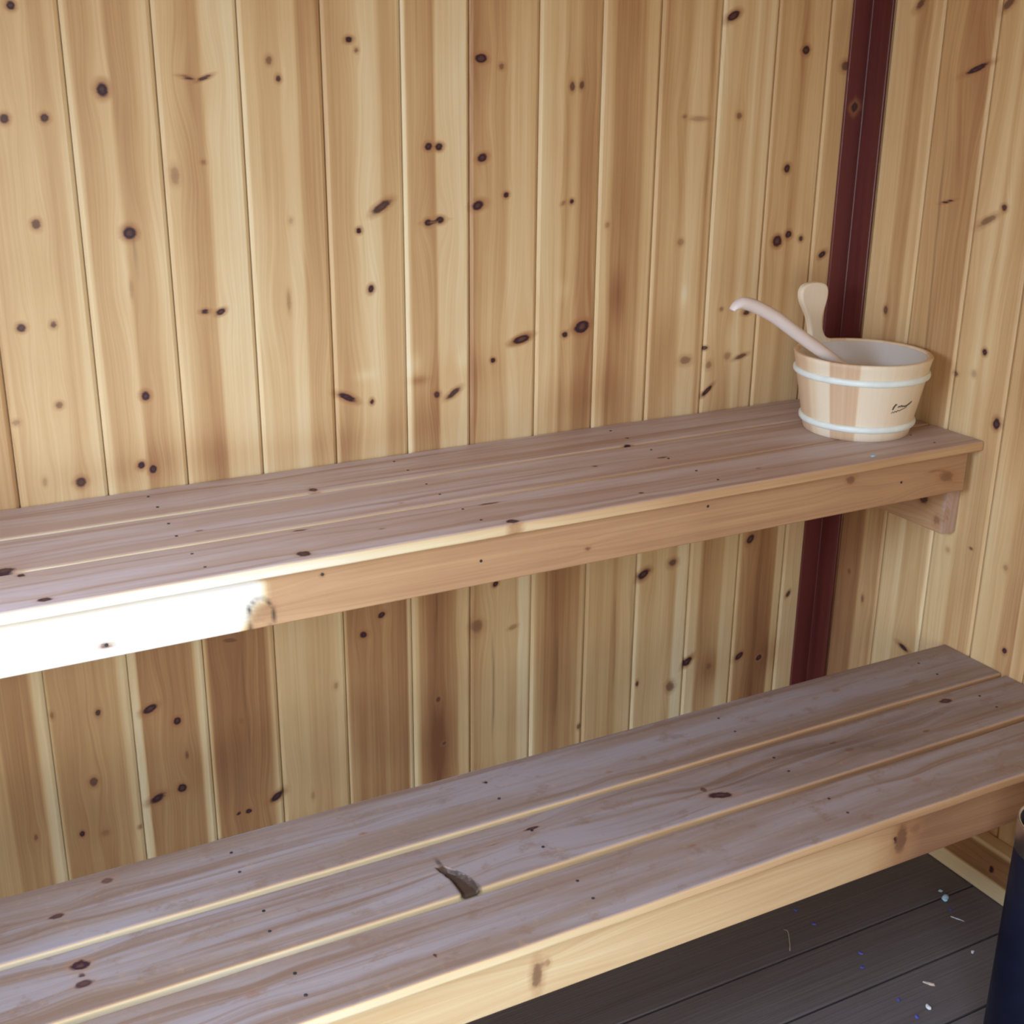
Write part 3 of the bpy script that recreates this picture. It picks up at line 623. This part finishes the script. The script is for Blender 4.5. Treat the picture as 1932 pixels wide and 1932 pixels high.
HP = [(-.200, 1.045), (-.118, 1.045), (-.114, 1.068), (-.130, 1.0755), (-.1490, 1.0800), (-.1595, 1.094), (-.1640, 1.112), (-.1628, 1.134), (-.1560, 1.158), (-.1545, 1.178), (-.1620, 1.193), (-.1900, 1.198), (-.2180, 1.1945),
      (-.2275, 1.180), (-.2240, 1.160), (-.2080, 1.136), (-.1990, 1.118), (-.1935, 1.100), (-.1900, 1.080), (-.197, 1.066)]
extrude_outline('handle', HP, -.1205, -.1045, M_stave, bk, bev=.004, tone=.08)
# printed mark on the staves
M_ink = plain('dark_print', (.10, .07, .05), .6, var=.3)
def stroke(pts, w, h=.0006):
    V = []; F = []
    pr = []
    for (t, z) in pts: pr.append((t, z))
    for i, (t, z) in enumerate(pr):
        a = pr[max(i - 1, 0)]; b_ = pr[min(i + 1, len(pr) - 1)]
        R0 = RB + (RT - RB) * z / BH
        dx, dz = (b_[0] - a[0]) * R0, b_[1] - a[1]; L = math.hypot(dx, dz) or 1; nx, nz = -dz / L, dx / L
        ww = w * (.5 + .5 * math.sin(math.pi * (i + .6) / (len(pr) + .2)))
        for s_ in (-1, 1):
            for hh in (-.001, h):
                tt = t + nx * s_ * ww / 2 / R0; zz = z + nz * s_ * ww / 2; R = RB + (RT - RB) * zz / BH + hh
                V.append((BX + R * math.cos(tt), BY + R * math.sin(tt), ZU + zz))
    n = len(pr)
    for i in range(n - 1):
        a = i * 4; b2 = a + 4
        for (p, q_) in ((0, 1), (1, 3), (3, 2), (2, 0)): F.append((a + p, a + q_, b2 + q_, b2 + p))
    F += [(0, 2, 3, 1), ((n - 1) * 4, (n - 1) * 4 + 1, (n - 1) * 4 + 3, (n - 1) * 4 + 2)]
    return V, F
mv, mf = [], []
for pts, w_ in (([(-1.745, .0675), (-1.728, .0735), (-1.700, .0785), (-1.68, .0775)], .0038),
                ([(-1.650, .0715), (-1.625, .0745), (-1.605, .0725), (-1.58, .0750), (-1.555, .0725), (-1.53, .0735), (-1.50, .0722)], .0030),
                ([(-1.52, .0720), (-1.46, .0728), (-1.40, .0760), (-1.345, .0800)], .0036),
                ([(-1.755, .0600), (-1.735, .0640), (-1.71, .0612), (-1.685, .0645), (-1.66, .0622), (-1.63, .0655), (-1.60, .0640), (-1.56, .0665), (-1.50, .0680), (-1.45, .0700)], .0018)):
    V, F = stroke(pts, w_); k = len(mv); mv += V; mf += [tuple(k + q for q in g) for g in F]
mk('printed_mark', mv, mf, M_ink, bk)

# ladle lying in the bucket, handle out over the rim
ladle = empty('ladle', (-.25, -.24, ZU + .014), 'pale wooden ladle leaning in the bucket, long curved handle sticking out', 'ladle')
def sweep(name, pts, mat, parent, seg=16, tone=.1):
    """pts: (x,y,z, rw, rh) centre line with half width (horizontal) and half height"""
    P = np.array(pts, float); n0 = len(P)
    t0 = np.linspace(0, 1, n0); t = np.linspace(0, 1, 60)
    Q = np.stack([np.interp(t, t0, P[:, k]) for k in range(5)], 1)
    for _ in range(6):
        Q[1:-1] = (Q[:-2] + 2 * Q[1:-1] + Q[2:]) / 4
    T = np.gradient(Q[:, :3], axis=0); T /= np.linalg.norm(T, axis=1)[:, None]
    side = np.array([0, 1, 0.0]); up_ = np.cross(T, side); up_ /= np.linalg.norm(up_, axis=1)[:, None]; sd = np.cross(up_, T)
    th = np.linspace(0, 2 * math.pi, seg, endpoint=False)
    X = Q[:, None, :3] + sd[:, None] * (Q[:, 3][:, None] * np.cos(th))[..., None] + up_[:, None] * (Q[:, 4][:, None] * np.sin(th))[..., None]
    V = X.reshape(-1, 3); F = grid_faces(60, seg, True); F += [tuple(range(seg))[::-1], tuple(range(59 * seg, 60 * seg))]
    d = np.r_[0, np.cumsum(np.linalg.norm(np.diff(Q[:, :3], axis=0), axis=1))]
    A = wood_attrs(V, 0, tone, 6.0); A['grain'] = np.stack([np.broadcast_to(th * .012, X.shape[:2]), np.broadcast_to(d[:, None], X.shape[:2]), np.zeros(X.shape[:2]) + 2], -1).reshape(-1, 3)
    o = mk(name, V, F, mat, parent, A, smooth=True)
    bm = bmesh.new(); bm.from_mesh(o.data); bmesh.ops.recalc_face_normals(bm, faces=bm.faces); bm.to_mesh(o.data); bm.free()
    return o
sweep('handle', [(-.494, -.24, 1.184, .008, .004), (-.487, -.24, 1.191, .011, .007), (-.4721, -.24, 1.1965, .013, .0115), (-.4469, -.24, 1.1905, .0135, .0125), (-.3944, -.24, 1.1660, .0135, .0125), (-.3395, -.24, 1.1300, .0135, .0125), (-.276, -.24, 1.0905, .0135, .0125), (-.2105, -.24, 1.0500, .0135, .011),
                 (-.165, -.24, 1.015, .013, .011), (-.135, -.24, .982, .013, .010)], M_ladle, ladle)
def bowl():
    # open round bowl tilted in the bucket
    cx, cy, cz = -.125, -.24, .962; R = .036
    prof = [(R * math.sin(a), -R * .72 * math.cos(a)) for a in np.linspace(.03, math.pi / 2, 12)] + [(R - .004, .001)] + [((R - .005) * math.sin(a), -(R - .005) * .68 * math.cos(a)) for a in np.linspace(math.pi / 2, .03, 12)]
    return lathe('bowl', prof, M_ladle, ladle, cx=cx, cy=cy, cz=cz, seg=40, closed=True, tonef=lambda T, z: np.full(T.shape, .1))
bowl()

# ------------------------------------------------------------------ tall dark blue can with a steel rim
CX, CY, CR, CH = -.3380, -.9860, .0745, .4730
can = empty('metal_can', (CX, CY, 0), 'tall dark blue open metal can with a shiny steel rim at the right edge', 'can')
M_navy = plain('navy_enamel', (.004, .006, .018), .4, spec=.3, var=.15)
M_steel = plain('brushed_steel', (.62, .62, .68), .25, metal=1, var=.08)
M_can_inside = plain('dark_inside', (.02, .018, .02), .6, var=.2)  # near-black colour for the inside of the can
lathe('body', [(CR - .006, .0), (CR - .001, .0), (CR, .002), (CR, CH - .052), (CR - .002, CH - .050), (CR - .003, CH - .004), (CR - .005, CH - .004), (CR - .005, .006), (.001, .006), (.001, .001)], M_navy, can, cx=CX, cy=CY, cz=0, seg=72, closed=True)
lathe('rim', [(CR - .0015, CH - .050), (CR + .001, CH - .050), (CR + .0015, CH - .047), (CR + .0012, CH - .006), (CR + .0018, CH - .002), (CR, CH + .001), (CR - .002, CH + .001), (CR - .0042, CH - .003), (CR - .0042, CH - .03), (CR - .0018, CH - .03)], M_steel, can, cx=CX, cy=CY, cz=0, seg=72, closed=True)
lathe('inner_sleeve', [(CR - .0052, CH - .031), (CR - .0075, CH - .031), (CR - .0075, .012), (.002, .012), (.002, .008), (CR - .0052, .008)], M_can_inside, can, cx=CX, cy=CY, cz=0, seg=48, closed=True)

# ------------------------------------------------------------------ small litter
def flake(name, loc, rx, ry, rz, mat, rot, label, cat, group=None, seed=0, jag=.35):
    r = random.Random(seed); bm = bmesh.new(); bmesh.ops.create_icosphere(bm, subdivisions=2, radius=1)
    for v in bm.verts:
        k = 1 + r.uniform(-jag, jag); v.co.x *= rx * k; v.co.y *= ry * k; v.co.z = max(v.co.z, -.6) * rz + .6 * rz
    me = bpy.data.meshes.new(name); bm.to_mesh(me); bm.free(); me.materials.append(mat)
    o = bpy.data.objects.new(name, me); C.objects.link(o); o.location = loc; o.rotation_euler = (0, 0, rot)
    return tag(o, label, cat, group)
M_blue = plain('pale_blue_fluff', (.45, .70, .85), .8, var=.2, vs=300)
M_dblue = plain('deep_blue_bit', (.08, .10, .45), .6, var=.3, vs=300)
M_white = plain('white_scrap', (.72, .76, .80), .7, var=.15, vs=300)
M_chip = plain('wood_chip', (.62, .50, .42), .7, var=.2, vs=200)
flake('lint_ball', (-.124, -.598, .0005), .009, .007, .006, M_blue, .3, 'pale blue fluff ball on the dark floor near the right wall', 'lint', seed=1)
flake('lint_ball', (-.112, -.575, .0005), .004, .004, .002, M_blue, .3, 'smaller faint fluff speck just behind the pale blue fluff ball', 'lint', seed=12)
flake('wood_chip', (-.342, -.768, .0005), .011, .0035, .002, M_chip, -.9, 'thin pinkish wood chip on the dark floorboards left of the blue can', 'wood chip', seed=2)
flake('paper_scrap', (-.389, -.814, .0005), .006, .004, .003, M_white, 1.2, 'tiny white paper scrap on the floorboard in front of the pinkish chip', 'scrap', seed=3)
flake('lint_thread', (-.150, -.655, .0005), .013, .0015, .001, M_white, -1.1, 'short white thread on the floor beside the pale blue fluff ball', 'thread', seed=4)
flake('wood_chip', (-.2718, -.4109, ZU + .0005), .006, .004, .002, M_blue, .1, 'tiny bluish white chip on the upper bench in front of the bucket', 'chip', seed=5)
flake('wood_chip', (-.200, -.742, .0005), .005, .003, .0015, M_white, .5, 'small grey chip on the floor nearest the left side of the can', 'chip', seed=6)
bl = None
for i, (x, y, lab) in enumerate([(-.423, -.774, 'deep blue speck on the floor a little left of the pinkish wood chip'), (-.425, -.822, 'deep blue speck lowest in view, beside the white paper scrap'),
        (-.395, -.645, 'deep blue speck right of the straw, the farther of two close together'), (-.420, -.677, 'deep blue speck right of the straw, the nearer of two close together'),
        (-.421, -.484, 'deep blue speck just under the lower bench edge, behind the straw'), (-.417, -.536, 'deep blue speck just behind and right of the straw'),
        (-.139, -.628, 'deep blue speck between the fluff ball and the white thread')]):
    if bl is None:
        bl = flake('blue_speck', (x, y, .0005), .005, .0035, .0015, M_dblue, .4, lab, 'speck', 'blue specks on the floor', seed=7)
    else:
        o = bl.copy(); C.objects.link(o); o.location = (x, y, .0005); o.rotation_euler = (0, 0, i * 1.1); o['label'] = lab
def straw():
    pts = [(-.512, -.577, .0012), (-.503, -.566, .003), (-.492, -.550, .005), (-.484, -.538, .006), (-.480, -.530, .004), (-.482, -.522, .0012)]
    V = []; F = []; k = 5
    for i, p in enumerate(pts):
        for j in range(k):
            a = 2 * math.pi * j / k; V.append((p[0] + .0009 * math.cos(a), p[1], p[2] + .0009 * math.sin(a)))
    F = grid_faces(len(pts), k, True) + [tuple(range(k))[::-1], tuple(range((len(pts) - 1) * k, len(pts) * k))]
    return mk('straw', V, F, plain('straw', (.55, .48, .36), .7), origin=(-.49, -.55, 0), smooth=True)
tag(straw(), 'thin curved pale straw on the floor below the lower bench front', 'straw')
